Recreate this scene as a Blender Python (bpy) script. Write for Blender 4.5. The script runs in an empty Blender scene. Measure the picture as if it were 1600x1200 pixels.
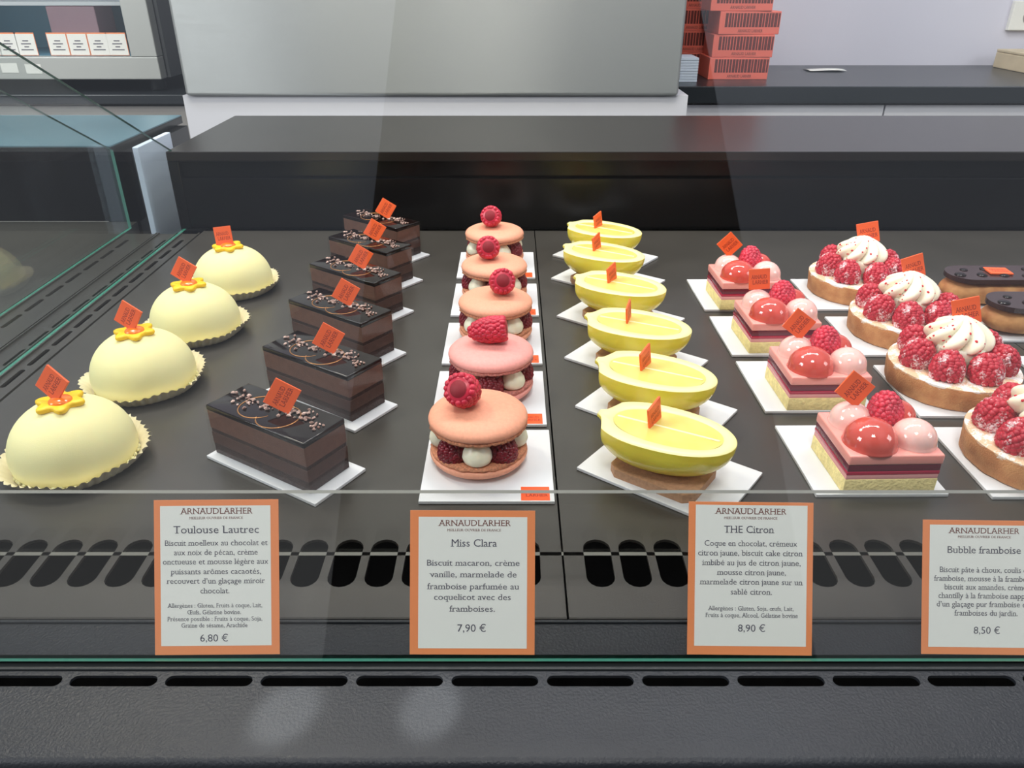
import bpy, bmesh, math, random
from mathutils import Vector, Matrix, noise
from mathutils.geometry import tessellate_polygon

SC = bpy.context.scene
COL = SC.collection
R = math.radians
PI = math.pi

# ------------------------------------------------------------------ camera
PITCH = R(28.2)
CAM_Z = 0.30
cam_d = bpy.data.cameras.new('camera')
cam = bpy.data.objects.new('camera', cam_d)
COL.objects.link(cam)
cam.location = (0, 0, CAM_Z)
cam.rotation_euler = (PI / 2 - PITCH, 0, 0)
cam_d.sensor_width = 36.0
cam_d.lens = 36.0 * 1202.0 / 1600.0
cam_d.clip_start = 0.01
SC.camera = cam

# ------------------------------------------------------------------ exposure
SC.view_settings.view_transform = 'Standard'
SC.view_settings.look = 'None'
SC.view_settings.gamma = 1.0
SC.view_settings.exposure = 0.0
SC.view_settings.use_curve_mapping = False
SC.cycles.use_denoising = True
SC.cycles.max_bounces = 10
SC.cycles.transparent_max_bounces = 24
SC.cycles.caustics_reflective = False
SC.cycles.caustics_refractive = False
SC.cycles.sample_clamp_indirect = 4.0

# ------------------------------------------------------------------ world: bright overcast sky above a dull street
world = bpy.data.worlds.new('world')
SC.world = world
world.use_nodes = True
wn = world.node_tree.nodes
wl = world.node_tree.links
wbg = wn['Background']
wtc = wn.new('ShaderNodeTexCoord')
wsp = wn.new('ShaderNodeSeparateXYZ')
wcr = wn.new('ShaderNodeValToRGB')
wl.new(wtc.outputs['Generated'], wsp.inputs[0])
wl.new(wsp.outputs['Z'], wcr.inputs[0])
wl.new(wcr.outputs['Color'], wbg.inputs['Color'])
wbg.inputs['Strength'].default_value = 1.0
e = wcr.color_ramp.elements
e[0].position, e[0].color = 0.0, (0.30, 0.305, 0.315, 1)
e[1].position, e[1].color = 0.80, (0.72, 0.76, 0.86, 1)
x = e.new(0.30); x.color = (0.34, 0.345, 0.355, 1)
x = e.new(0.58); x.color = (0.26, 0.28, 0.33, 1)
x = e.new(0.69); x.color = (0.30, 0.33, 0.39, 1)


def lamp(name, loc, target, size, power, color, size_y=None, spread=180):
    d = bpy.data.lights.new(name, 'AREA')
    d.energy = power
    d.color = color
    d.size = size
    if size_y:
        d.shape = 'RECTANGLE'
        d.size_y = size_y
    d.spread = R(spread)
    o = bpy.data.objects.new(name, d)
    COL.objects.link(o)
    o.location = loc
    v = Vector(target) - Vector(loc)
    o.rotation_euler = v.to_track_quat('-Z', 'Y').to_euler()
    return o


lamp('overhead_lamp', (-0.75, 0.95, 1.45), (-0.1, 0.65, 0), 0.22, 8.5, (1.0, 0.92, 0.72))
lamp('overhead_lamp', (0.10, 1.05, 1.55), (0.15, 0.65, 0), 0.20, 3.6, (1.0, 0.95, 0.86))
lamp('overhead_lamp', (0.85, 0.95, 1.5), (0.4, 0.65, 0), 0.20, 3.6, (1.0, 0.95, 0.90))
lamp('overhead_lamp', (0.0, -0.72, 2.35), (0.05, 0.4, 0), 0.5, 30.0, (1.0, 0.97, 0.92))  # unseen lamp added to light the labels, in place of front daylight
lamp('daylight_fill', (-2.5, -0.25, 1.3), (0.0, 0.5, 0), 0.9, 50.0, (0.96, 0.98, 1.0))  # unseen fill lamps added at both sides, standing in for daylight from the front
lamp('daylight_fill', (2.6, -0.25, 1.3), (0.0, 0.5, 0), 0.9, 20.0, (0.96, 0.98, 1.0))
for lx in (-0.245, 0.013, 0.25):
    lamp('downlight', (lx, 1.10, 1.35), (lx, 1.75, 0.3), 0.05, 2.0, (1.0, 0.93, 0.80))
lamp('ceiling_panel_lamp', (-0.1, 1.20, 1.9), (0.0, 2.2, 0), 2.4, 25.0, (0.95, 0.96, 1.0), 0.25)


for sx, sy, tx, ty in ((-0.5, -0.5, -0.104, 0.240), (-0.25, -0.5, -0.038, 0.242)):     # narrow spots added to make the sun patches on the ledge
    sd = bpy.data.lights.new('sun_gleam', 'SPOT')
    sd.energy = 380.0
    sd.color = (1.0, 0.93, 0.80)
    sd.spot_size = R(1.5)
    sd.spot_blend = 0.7
    sd.shadow_soft_size = 0.004
    so = bpy.data.objects.new('sun_gleam', sd)
    COL.objects.link(so)
    so.location = (sx, sy, 1.0)
    so.rotation_euler = (Vector((tx, ty, 0)) - Vector((sx, sy, 1.0))).to_track_quat('-Z', 'Y').to_euler()


# ------------------------------------------------------------------ materials
def lin(c):
    return tuple(((v / 255) / 12.92 if v / 255 <= 0.04045 else ((v / 255 + 0.055) / 1.055) ** 2.4) for v in c)


def mat(name, rgb, rough=0.5, metal=0.0, spec=0.5, var=0.0, vscale=60.0, bump=0.0, bscale=200.0, sss=0.0, sssr=0.006,
        coat=0.0, rgb2=None, aniso=0.0, det=3.0, trans=0.0, ior=None):
    m = bpy.data.materials.new(name)
    m.use_nodes = True
    n, l = m.node_tree.nodes, m.node_tree.links
    b = n['Principled BSDF']
    c = lin(rgb)
    b.inputs['Base Color'].default_value = (*c, 1)
    b.inputs['Roughness'].default_value = rough
    b.inputs['Metallic'].default_value = metal
    b.inputs['Specular IOR Level'].default_value = spec
    if sss:
        b.inputs['Subsurface Weight'].default_value = sss
        b.inputs['Subsurface Radius'].default_value = (1.0, 0.7, 0.45)
        b.inputs['Subsurface Scale'].default_value = sssr
    if coat:
        b.inputs['Coat Weight'].default_value = coat
        b.inputs['Coat Roughness'].default_value = 0.05
    if trans:
        b.inputs['Transmission Weight'].default_value = trans
    if ior:
        b.inputs['IOR'].default_value = ior
    if aniso:
        b.inputs['Anisotropic'].default_value = aniso
    tc = None
    if var or rgb2 or bump:
        tc = n.new('ShaderNodeTexCoord')
    if var or rgb2:
        nz = n.new('ShaderNodeTexNoise')
        nz.inputs['Scale'].default_value = vscale
        nz.inputs['Detail'].default_value = det
        l.new(tc.outputs['Object'], nz.inputs['Vector'])
        rp = n.new('ShaderNodeValToRGB')
        c2 = lin(rgb2) if rgb2 else tuple(min(1, v * (1 + var)) for v in c)
        c1 = c if rgb2 else tuple(v * (1 - var) for v in c)
        rp.color_ramp.elements[0].position = 0.35
        rp.color_ramp.elements[1].position = 0.65
        rp.color_ramp.elements[0].color = (*c1, 1)
        rp.color_ramp.elements[1].color = (*c2, 1)
        l.new(nz.outputs['Fac'], rp.inputs[0])
        l.new(rp.outputs['Color'], b.inputs['Base Color'])
    if bump:
        nb = n.new('ShaderNodeTexNoise')
        nb.inputs['Scale'].default_value = bscale
        nb.inputs['Detail'].default_value = 4
        l.new(tc.outputs['Object'], nb.inputs['Vector'])
        bp = n.new('ShaderNodeBump')
        bp.inputs['Strength'].default_value = bump
        bp.inputs['Distance'].default_value = 0.001
        l.new(nb.outputs['Fac'], bp.inputs['Height'])
        l.new(bp.outputs['Normal'], b.inputs['Normal'])
    return m


def glass_mat(name, tint, ior=1.5, gain=1.0):
    m = bpy.data.materials.new(name)
    m.use_nodes = True
    n, l = m.node_tree.nodes, m.node_tree.links
    for x in list(n):
        n.remove(x)
    out = n.new('ShaderNodeOutputMaterial')
    mx = n.new('ShaderNodeMixShader')
    tr = n.new('ShaderNodeBsdfTransparent')
    gl = n.new('ShaderNodeBsdfGlossy')
    fr = n.new('ShaderNodeFresnel')
    mu = n.new('ShaderNodeMath')
    mu.operation = 'MULTIPLY'
    mu.use_clamp = True
    mu.inputs[1].default_value = gain
    ge = n.new('ShaderNodeNewGeometry')      # the same reflectance on the way in and on the way out of the pane
    mr = n.new('ShaderNodeMapRange')
    mr.inputs['To Min'].default_value = ior
    mr.inputs['To Max'].default_value = 1.0 / ior
    l.new(ge.outputs['Backfacing'], mr.inputs['Value'])
    l.new(mr.outputs[0], fr.inputs['IOR'])
    tr.inputs['Color'].default_value = (*tint, 1)
    gl.inputs['Roughness'].default_value = 0.0
    gl.inputs['Color'].default_value = (1, 1, 1, 1)
    l.new(fr.outputs[0], mu.inputs[0])
    l.new(mu.outputs[0], mx.inputs[0])
    l.new(tr.outputs[0], mx.inputs[1])
    l.new(gl.outputs[0], mx.inputs[2])
    l.new(mx.outputs[0], out.inputs[0])
    return m


def dusted(name, rgb, sugar, rough, thr, scale):
    """fruit or pastry with icing sugar settled on it in patches"""
    m = mat(name, rgb, rough, sss=0.15, sssr=0.004)
    n, l = m.node_tree.nodes, m.node_tree.links
    b = n['Principled BSDF']
    tc = n.new('ShaderNodeTexCoord')
    nz = n.new('ShaderNodeTexNoise'); nz.inputs['Scale'].default_value = scale; nz.inputs['Detail'].default_value = 6
    nf = n.new('ShaderNodeTexNoise'); nf.inputs['Scale'].default_value = scale * 9; nf.inputs['Detail'].default_value = 2
    l.new(tc.outputs['Object'], nz.inputs['Vector'])
    l.new(tc.outputs['Object'], nf.inputs['Vector'])
    ad = n.new('ShaderNodeMath'); ad.operation = 'MULTIPLY_ADD'
    ad.inputs[1].default_value = 0.45
    l.new(nf.outputs['Fac'], ad.inputs[0]); l.new(nz.outputs['Fac'], ad.inputs[2])
    rp = n.new('ShaderNodeValToRGB')
    rp.color_ramp.elements[0].position = thr
    rp.color_ramp.elements[1].position = thr + 0.12
    rp.color_ramp.elements[0].color = (*lin(rgb), 1)
    rp.color_ramp.elements[1].color = (*lin(sugar), 1)
    l.new(ad.outputs[0], rp.inputs[0])
    l.new(rp.outputs['Color'], b.inputs['Base Color'])
    return m


M = {}
M['deck'] = mat('deck_metal', (62, 59, 55), 0.30, 0.0, 0.5, var=0.08, vscale=12, bump=0.08, bscale=900)
M['ledge'] = mat('ledge_metal', (30, 33, 38), 0.42, 0.0, 0.3, var=0.12, vscale=14, bump=0.35, bscale=700)
M['black'] = mat('black_laminate', (11, 10, 11), 0.22, 0.0, 0.35)
M['blackmatt'] = mat('black_matt', (3, 3, 4), 0.9, spec=0.1)
M['woodtop'] = mat('dark_laminate_top', (30, 25, 23), 0.28, 0.0, 0.5, var=0.12, vscale=9)
M['skytint'] = mat('sky_reflection_tint', (84, 112, 124), 0.3, var=0.1, vscale=9)  # sky reflection on the glossy dark top, put into the colour
M['dullpink'] = mat('dull_pink_carton', (146, 104, 108), 0.6)
M['rubber'] = mat('gasket_rubber', (22, 27, 28), 0.5, bump=0.3, bscale=120)
M['glass'] = glass_mat('clear_glass', (0.975, 0.985, 0.98))
M['sideglass'] = glass_mat('side_glass', (0.965, 0.985, 0.98), 1.5, 0.8)
M['acrylic'] = glass_mat('acrylic', (0.93, 0.93, 0.92), 1.49)
M['film'] = glass_mat('acetate_film', (0.97, 0.97, 0.96), 1.45, 0.55)
M['edge'] = mat('glass_edge', (66, 138, 118), 0.2)
M['acryledge'] = mat('acrylic_edge', (112, 112, 106), 0.4)
M['card'] = mat('white_card', (216, 217, 220), 0.45)
M['cardedge'] = mat('card_core', (190, 180, 165), 0.7)
M['orange'] = mat('orange_print', (238, 88, 32), 0.45)
M['choc_orange'] = mat('orange_chocolate', (240, 100, 50), 0.4, spec=0.4)
M['ink'] = mat('dark_ink', (80, 78, 92), 0.6)
M['brownink'] = mat('brown_ink', (118, 70, 62), 0.6)
M['flagink'] = mat('flag_ink', (140, 36, 20), 0.6)
M['labelorange'] = mat('label_orange', (236, 142, 90), 0.5)
M['paper'] = mat('paper', (232, 232, 226), 0.55)
M['dome'] = mat('white_velvet', (230, 222, 166), 0.62, spec=0.3, sss=0.25, sssr=0.008, bump=0.12, bscale=1400)
M['papercup'] = mat('greaseproof_paper', (236, 226, 196), 0.5, sss=0.0)
M['petal'] = mat('yellow_petal', (246, 198, 12), 0.45, sss=0.15, sssr=0.002)
M['gel'] = mat('orange_gel', (244, 120, 8), 0.08, sss=0.2, sssr=0.002, coat=0.5)
M['glaze'] = mat('chocolate_glaze', (20, 10, 9), 0.08, spec=0.3)
M['mousse'] = mat('chocolate_mousse', (102, 67, 55), 0.65, var=0.10, vscale=240, bump=0.3, bscale=900)
M['mousse_dark'] = mat('dark_mousse', (74, 46, 39), 0.65, var=0.12, vscale=240, bump=0.3, bscale=900)
M['choc_sponge'] = mat('chocolate_sponge', (50, 28, 24), 0.85, var=0.3, vscale=300, bump=0.8, bscale=700)
M['gold'] = mat('gold_line', (176, 122, 72), 0.3, 0.7)
M['nib'] = mat('cocoa_nib', (120, 84, 72), 0.45, rgb2=(212, 180, 168), vscale=160)
M['macaron'] = mat('peach_macaron', (232, 160, 130), 0.55, var=0.05, vscale=500, bump=0.10, bscale=1500, sss=0.1, sssr=0.003)
M['macaron_shade'] = mat('shade_tinted_macaron', (236, 158, 150), 0.55, var=0.05, vscale=500, bump=0.10, bscale=1500, sss=0.1, sssr=0.003)  # peach shell with the second row's bluish shade put into the colour
M['foot'] = mat('macaron_foot', (206, 136, 102), 0.8, var=0.25, vscale=700, bump=0.9, bscale=1400)
M['foot_shade'] = mat('shade_tinted_foot', (206, 128, 118), 0.8, var=0.25, vscale=700, bump=0.9, bscale=1400)  # foot of the same shell, tinted by that painted shade
M['crumb'] = mat('macaron_crumb', (150, 92, 70), 0.9, var=0.25, vscale=500, bump=0.8, bscale=900)
M['cream'] = mat('vanilla_cream', (238, 232, 208), 0.35, sss=0.25, sssr=0.004)
M['rasp'] = mat('raspberry_flesh', (204, 42, 68), 0.34, sss=0.25, sssr=0.003, var=0.18, vscale=90)
M['rasp_shade'] = mat('shaded_raspberry', (120, 20, 36), 0.3, sss=0.15, sssr=0.003, var=0.2, vscale=90)  # raspberry with the shade between the shells put into its colour
M['rasp_hole'] = mat('raspberry_hollow', (140, 14, 34), 0.6)
M['rasp_sugar'] = dusted('sugared_raspberry', (186, 30, 52), (238, 214, 216), 0.45, 0.76, 85)
M['rind'] = mat('lemon_coating', (255, 230, 84), 0.22, sss=0.4, sssr=0.010, var=0.06, vscale=40, bump=0.25, bscale=300, coat=0.25)
M['pith'] = mat('lemon_rim', (246, 238, 168), 0.35)
M['flesh'] = mat('lemon_cream', (226, 206, 104), 0.15, coat=0.3, rgb2=(234, 216, 124), vscale=50)
M['membrane'] = mat('lemon_membrane', (250, 244, 186), 0.25)
M['shortbread'] = mat('brown_shortbread', (172, 132, 102), 0.8, var=0.12, vscale=400, bump=0.4, bscale=900)
M['sponge'] = mat('almond_sponge', (242, 224, 156), 0.85, var=0.10, vscale=260, bump=0.9, bscale=500)
M['pinkmousse'] = mat('pink_mousse', (240, 158, 148), 0.3, sss=0.2, sssr=0.004)
M['palepink'] = mat('pale_pink_cream', (228, 160, 158), 0.5)
M['redjelly'] = mat('raspberry_jelly', (176, 22, 62), 0.15, coat=0.3)
M['plum'] = mat('dark_berry_layer', (104, 24, 46), 0.25)
M['bub_pale'] = mat('pale_pink_glaze', (246, 196, 188), 0.06, sss=0.3, sssr=0.004, coat=0.5)
M['bub_red'] = mat('red_mirror_glaze', (208, 82, 70), 0.05, sss=0.3, sssr=0.004, coat=0.6, var=0.12, vscale=40)
M['tart'] = mat('baked_tart_crust', (214, 154, 98), 0.75, rgb2=(196, 130, 78), vscale=110, bump=0.9, bscale=900)
M['sugar'] = dusted('sugared_filling', (222, 186, 150), (246, 240, 236), 0.8, 0.66, 90)
M['chantilly'] = mat('whipped_cream', (246, 240, 216), 0.4, sss=0.3, sssr=0.004)
M['bits'] = mat('dried_raspberry', (206, 30, 50), 0.7)
M['choux'] = mat('baked_choux', (214, 160, 100), 0.7, rgb2=(160, 100, 56), vscale=45, bump=0.5, bscale=250)
M['dkchoc'] = mat('dark_chocolate', (52, 32, 32), 0.25)
M['wall'] = mat('white_plaster', (214, 213, 226), 0.7)
M['white'] = mat('white_laminate', (206, 206, 212), 0.4)
M['floor'] = mat('grey_floor', (120, 118, 116), 0.5, var=0.08, vscale=6)
M['counter'] = mat('dark_worktop', (38, 42, 46), 0.3)
M['grey'] = mat('grey_laminate', (150, 146, 142), 0.5)
M['steelframe'] = mat('satin_aluminium', (184, 186, 182), 0.42, 0.3)
M['steelside'] = mat('grey_steel', (120, 124, 128), 0.4, 0.5)
M['teal'] = mat('teal_lining', (84, 118, 134), 0.5)
M['bluepanel'] = mat('pale_blue_panel', (206, 218, 236), 0.4)
M['boxorange'] = mat('coral_carton', (236, 116, 98), 0.5)
M['boxstripe'] = mat('carton_stripe', (104, 44, 40), 0.5)
M['wood'] = mat('pale_wood', (206, 190, 160), 0.6, var=0.08, vscale=14)
M['pads'] = mat('white_paper_stack', (206, 216, 230), 0.6)
M['frontwall'] = mat('dark_front_wall', (16, 15, 14), 0.8)

# brushed steel: fine grain across, so lamps smear into upright bands
ms = mat('brushed_steel', (178, 181, 180), 0.46, 0.55, aniso=1.0)
n_, l_ = ms.node_tree.nodes, ms.node_tree.links
tc_ = n_.new('ShaderNodeTexCoord'); mp_ = n_.new('ShaderNodeMapping')
mp_.inputs['Scale'].default_value = (1.2, 1.0, 420.0)
nz_ = n_.new('ShaderNodeTexNoise'); nz_.inputs['Scale'].default_value = 9.0; nz_.inputs['Detail'].default_value = 3
bp_ = n_.new('ShaderNodeBump'); bp_.inputs['Strength'].default_value = 0.12; bp_.inputs['Distance'].default_value = 0.002
l_.new(tc_.outputs['Object'], mp_.inputs[0]); l_.new(mp_.outputs[0], nz_.inputs['Vector'])
tg_ = n_.new('ShaderNodeTangent'); tg_.direction_type = 'RADIAL'; tg_.axis = 'Z'
n_['Principled BSDF'].inputs['Anisotropic Rotation'].default_value = 0.25
l_.new(tg_.outputs[0], n_['Principled BSDF'].inputs['Tangent'])
l_.new(nz_.outputs['Fac'], bp_.inputs['Height']); l_.new(bp_.outputs[0], n_['Principled BSDF'].inputs['Normal'])
M['brushed'] = ms


# ------------------------------------------------------------------ mesh helpers
class MB:
    def __init__(s):
        s.v, s.f, s.m = [], [], []

    def add(s, verts, faces, mi=0, mx=None):
        k = len(s.v)
        s.v += [tuple(mx @ Vector(p)) if mx else tuple(p) for p in verts]
        s.f += [tuple(i + k for i in f) for f in faces]
        s.m += [mi] * len(faces)

    def bm(s, b, mi=0, mx=None):
        b.verts.index_update()
        s.add([v.co[:] for v in b.verts], [[v.index for v in f.verts] for f in b.faces], mi, mx)
        b.free()

    def box(s, x0, x1, y0, y1, z0, z1, bev=0.0, mi=0, mx=None, segs=2):
        b = bmesh.new()
        bmesh.ops.create_cube(b, size=1)
        for v in b.verts:
            v.co = Vector(((x0 + x1) / 2 + v.co.x * (x1 - x0), (y0 + y1) / 2 + v.co.y * (y1 - y0), (z0 + z1) / 2 + v.co.z * (z1 - z0)))
        if bev:
            bmesh.ops.bevel(b, geom=b.edges[:], offset=bev, segments=segs, affect='EDGES', profile=0.5)
        s.bm(b, mi, mx)

    def lathe(s, prof, seg=48, mi=0, mx=None, mod=None):
        vs, fs = [], []
        n = len(prof)
        for i, (r, z) in enumerate(prof):
            for j in range(seg):
                a = 2 * PI * j / seg
                rr, zz = (r, z) if mod is None else mod(r, z, a, i)
                vs.append((rr * math.cos(a), rr * math.sin(a), zz))
        for i in range(n - 1):
            for j in range(seg):
                k = (j + 1) % seg
                fs.append((i * seg + j, i * seg + k, (i + 1) * seg + k, (i + 1) * seg + j))
        if prof[0][0] > 1e-6:
            fs.append(tuple(range(seg))[::-1])
        if prof[-1][0] > 1e-6:
            fs.append(tuple((n - 1) * seg + j for j in range(seg)))
        s.add(vs, fs, mi, mx)

    def ball(s, c, r, sub=2, mi=0, sc=(1, 1, 1), mx=None):
        b = bmesh.new()
        bmesh.ops.create_icosphere(b, subdivisions=sub, radius=1)
        for v in b.verts:
            v.co = Vector((c[0] + v.co.x * r * sc[0], c[1] + v.co.y * r * sc[1], c[2] + v.co.z * r * sc[2]))
        s.bm(b, mi, mx)

    def plate(s, outer, holes, z0, z1, mi=0, mh=None):
        """flat sheet with real holes; outer and holes are lists of (x, y)"""
        loops = [[Vector((x, y, 0)) for x, y in outer]] + [[Vector((x, y, 0)) for x, y in h] for h in holes]
        pts = [p for lp in loops for p in lp]
        tris = tessellate_polygon(loops)
        n = len(pts)
        vs = [(p.x, p.y, z1) for p in pts] + [(p.x, p.y, z0) for p in pts]
        fs = []
        for a, b, c in tris:
            nz = (pts[b] - pts[a]).cross(pts[c] - pts[a]).z
            t = (a, b, c) if nz > 0 else (a, c, b)
            fs.append(t)
            fs.append(tuple(i + n for i in t[::-1]))
        s.add(vs, fs, mi)
        k = 0
        side = []
        for lp in loops:
            m = len(lp)
            for i in range(m):
                j = (i + 1) % m
                side.append((k + i, k + j, k + j + n, k + i + n))
            k += m
        s.add(vs, side, mi if mh is None else mh)

    def mesh(s, name, mats, smooth=False, angle=None):
        me = bpy.data.meshes.new(name)
        me.from_pydata(s.v, [], s.f)
        for m in (mats if isinstance(mats, (list, tuple)) else [mats]):
            me.materials.append(m)
        me.polygons.foreach_set('material_index', s.m)
        b = bmesh.new()
        b.from_mesh(me)
        bmesh.ops.remove_doubles(b, verts=b.verts, dist=1e-7)
        bmesh.ops.recalc_face_normals(b, faces=b.faces)
        for f in b.faces:
            f.smooth = smooth
        if smooth and angle:
            for ed in b.edges:
                if len(ed.link_faces) == 2 and ed.calc_face_angle(0) > R(angle):
                    ed.smooth = False
        b.to_mesh(me)
        b.free()
        return me


def link(name, me, parent=None, loc=None, rot=None):
    o = bpy.data.objects.new(name, me)
    COL.objects.link(o)
    if parent:
        o.parent = parent
    if loc:
        o.location = loc
    if rot:
        o.rotation_euler = rot
    return o


def obj(name, mb, mats, parent=None, smooth=False, angle=None, loc=None, rot=None):
    return link(name, mb.mesh(name, mats, smooth, angle), parent, loc, rot)


def tag(o, label, cat, group=None, kind=None):
    o['label'] = label
    o['category'] = cat
    if group:
        o['group'] = group
    if kind:
        o['kind'] = kind
    return o


def thing(name, label, cat, loc=(0, 0, 0), rz=0.0, group=None):
    o = bpy.data.objects.new(name, None)
    COL.objects.link(o)
    o.empty_display_size = 0.02
    o.location = loc
    o.rotation_euler = (0, 0, rz)
    return tag(o, label, cat, group)


def dup(root, loc, rz, label):
    r = root.copy()
    COL.objects.link(r)
    r.location = loc
    r.rotation_euler = (0, 0, rz)
    r['label'] = label
    for ch in list(root.children):
        c = ch.copy()
        COL.objects.link(c)
        c.parent = r
        for g in list(ch.children):
            d = g.copy()
            COL.objects.link(d)
            d.parent = c
    return r


def part(root, name):
    return [c for c in root.children if c.name.split('.')[0] == name]


def struct(o):
    o['kind'] = 'structure'
    return o


# ------------------------------------------------------------------ lettering
def text_polys(txt, serif=True):
    """outline of a line of text as (verts, faces, width, cap height) in font units, with slab serifs on the stems"""
    cu = bpy.data.curves.new('t', 'FONT')
    cu.body = txt
    cu.resolution_u = 3
    cu.fill_mode = 'FRONT'
    ob = bpy.data.objects.new('t', cu)
    COL.objects.link(ob)
    dg = bpy.context.evaluated_depsgraph_get()
    me = bpy.data.meshes.new_from_object(ob.evaluated_get(dg))
    bpy.data.objects.remove(ob)
    bpy.data.curves.remove(cu)
    b = bmesh.new()
    b.from_mesh(me)
    bpy.data.meshes.remove(me)
    bmesh.ops.remove_doubles(b, verts=b.verts, dist=1e-5)
    add = []
    if serif:
        def other(v, ed):
            for x in v.link_edges:
                if x != ed and x.is_boundary:
                    return x.other_vert(v)
        for ed in b.edges:
            if not ed.is_boundary:
                continue
            p, q = ed.verts
            if abs(p.co.y - q.co.y) > 0.004:
                continue
            if p.co.x > q.co.x:
                p, q = q, p
            w = q.co.x - p.co.x
            if not 0.04 < w < 0.135:
                continue
            a, c = other(p, ed), other(q, ed)
            if not a or not c:
                continue
            da, dc = a.co - p.co, c.co - q.co
            if da.y * dc.y <= 0 or min(abs(da.y), abs(dc.y)) < 0.16:
                continue
            if abs(da.x) > 0.5 * abs(da.y) or abs(dc.x) > 0.5 * abs(dc.y):
                continue
            s = 1 if da.y > 0 else -1
            y0, y1 = p.co.y, p.co.y + s * 0.05
            ext = 0.10
            lo = p.co.x - ext
            hi = q.co.x + (ext if s > 0 or len(txt) < 2 or txt.isupper() else 0.0)
            add.append((lo, hi, min(y0, y1), max(y0, y1)))
    vs = [v.co[:2] for v in b.verts]
    b.verts.index_update()
    fs = [[v.index for v in f.verts] for f in b.faces]
    b.free()
    for lo, hi, y0, y1 in add:
        k = len(vs)
        vs += [(lo, y0), (hi, y0), (hi, y1), (lo, y1)]
        fs.append([k, k + 1, k + 2, k + 3])
    return vs, fs


def put_text(mb, txt, x0, x1, base, cap, z=0.0, slope=0.0, mi=0, serif=True):
    """a line of text between x0 and x1 on the given baseline, cap-height cap"""
    vs, fs = text_polys(txt, serif)
    if not vs:
        return
    lo = min(v[0] for v in vs)
    hi = max(v[0] for v in vs)
    k = (x1 - x0) / (hi - lo)
    ky = cap / 0.70
    mb.add([(x0 + (v[0] - lo) * k, base + v[1] * ky + slope * (v[0] - lo) * k, z) for v in vs], fs, mi)


def lettering_mesh(name, lines, m):
    mb = MB()
    for L in lines:
        put_text(mb, *L)
    return mb.mesh(name, m)


# shared plaque lettering: two lines in a unit square centred on the origin, drawn in x-y
FLAG_S = 0.0185
flag_text = lettering_mesh('plaque_lettering', [('ARNAUD', -0.40, 0.34, 0.02, 0.19), ('LARHER', -0.34, 0.42, -0.24, 0.19)], M['flagink'])
fm = MB()
fm.box(-.5, .5, -.5, .5, -.045, .045, 0.015)
flag_mesh = fm.mesh('orange_plaque', M['choc_orange'])


def add_flag(root, p, yaw=0.0, roll=45.0, lean=-10.0, size=FLAG_S, flat=False):
    """orange chocolate plaque standing on a corner; its face looks towards -y before the yaw"""
    o = link('orange_plaque', flag_mesh, root, p)
    mx = Matrix.Rotation(R(yaw), 4, 'Z') @ Matrix.Rotation(R(0 if flat else 90 + lean), 4, 'X') @ Matrix.Rotation(R(roll), 4, 'Z')
    o.rotation_euler = mx.to_euler()
    o.scale = (size,) * 3
    t = link('lettering', flag_text, o, (0, 0, 0.048))
    return o


# ------------------------------------------------------------------ raspberries
def raspberry_mesh(name, m, seed, r=0.0118, h=0.0215, hollow=True):
    rnd = random.Random(seed)
    mb = MB()
    rows = 10
    prof = []
    for i in range(rows):
        t = i / (rows - 1)
        rr = r * (0.80 + 0.34 * t - 0.36 * t * t if t < .3 else math.sqrt(max(0.03, 1 - ((t - .28) / .76) ** 2)) * 0.86)
        prof.append((rr, t * h * 0.9))
    core = [(0.0005, h * .25)] + [(p[0] * 0.86, p[1]) for p in prof] + [(0.0005, h * .93)]
    mb.lathe(core[1:], 20)
    dr = r * 0.205
    for i, (rr, z) in enumerate(prof):
        cnt = max(1, int(2 * PI * rr / (dr * 1.55)))
        if i == rows - 1:
            cnt = max(cnt, 4)
        for j in range(cnt):
            a = 2 * PI * (j + 0.5 * (i % 2)) / cnt + rnd.uniform(-.08, .08)
            s = dr * rnd.uniform(.92, 1.12)
            mb.ball((rr * math.cos(a) * .94, rr * math.sin(a) * .94, z + rnd.uniform(-.0004, .0004)), s, 2)
    mb.ball((0, 0, h * 0.93), dr, 2)
    if hollow:   # the cup left by the stalk, at the wide end (z = 0)
        mb.lathe([(r * .50, -dr * .95), (r * .47, -dr * .2), (r * .40, h * .16), (0.0004, h * .28)], 20, 1)
        mb.lathe([(r * .50, -dr * .95), (r * .62, -dr * 1.02), (r * .74, -dr * .6), (r * .78, 0)], 20, 0)
    return mb.mesh(name, [m, M['rasp_hole']], True)


RASP = [raspberry_mesh('raspberry', M['rasp'], 3), raspberry_mesh('raspberry', M['rasp'], 8)]
RASP_S = [raspberry_mesh('raspberry', M['rasp_sugar'], k, 0.0128, 0.0205, False) for k in (11, 12, 13)]
RASP_D = raspberry_mesh('raspberry', M['rasp_shade'], 21, 0.0105, 0.0165, False)


def aim(v, twist=0.0):
    """rotation that turns local +z (the berry's tip) towards v"""
    return (Vector(v).to_track_quat('Z', 'Y').to_matrix().to_4x4() @ Matrix.Rotation(twist, 4, 'Z')).to_euler()


# =================================================================== SETTING
def box_obj(name, x0, x1, y0, y1, z0, z1, m, parent=None, bev=0.0, smooth=False):
    mb = MB()
    mb.box(x0, x1, y0, y1, z0, z1, bev)
    return obj(name, mb, m, parent, smooth)


struct(box_obj('floor', -3, 3, -1.6, 2.6, -0.95, -0.90, M['floor']))
struct(box_obj('wall_back', -3, 3, 2.42, 2.52, -0.90, 2.2, M['wall']))
struct(box_obj('wall_front', -0.46, 0.74, -1.5, -1.3, -0.90, 3.2, M['frontwall']))

# =================================================================== DISPLAY CASE
SX, CX = math.sin(PITCH), math.cos(PITCH)


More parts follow.
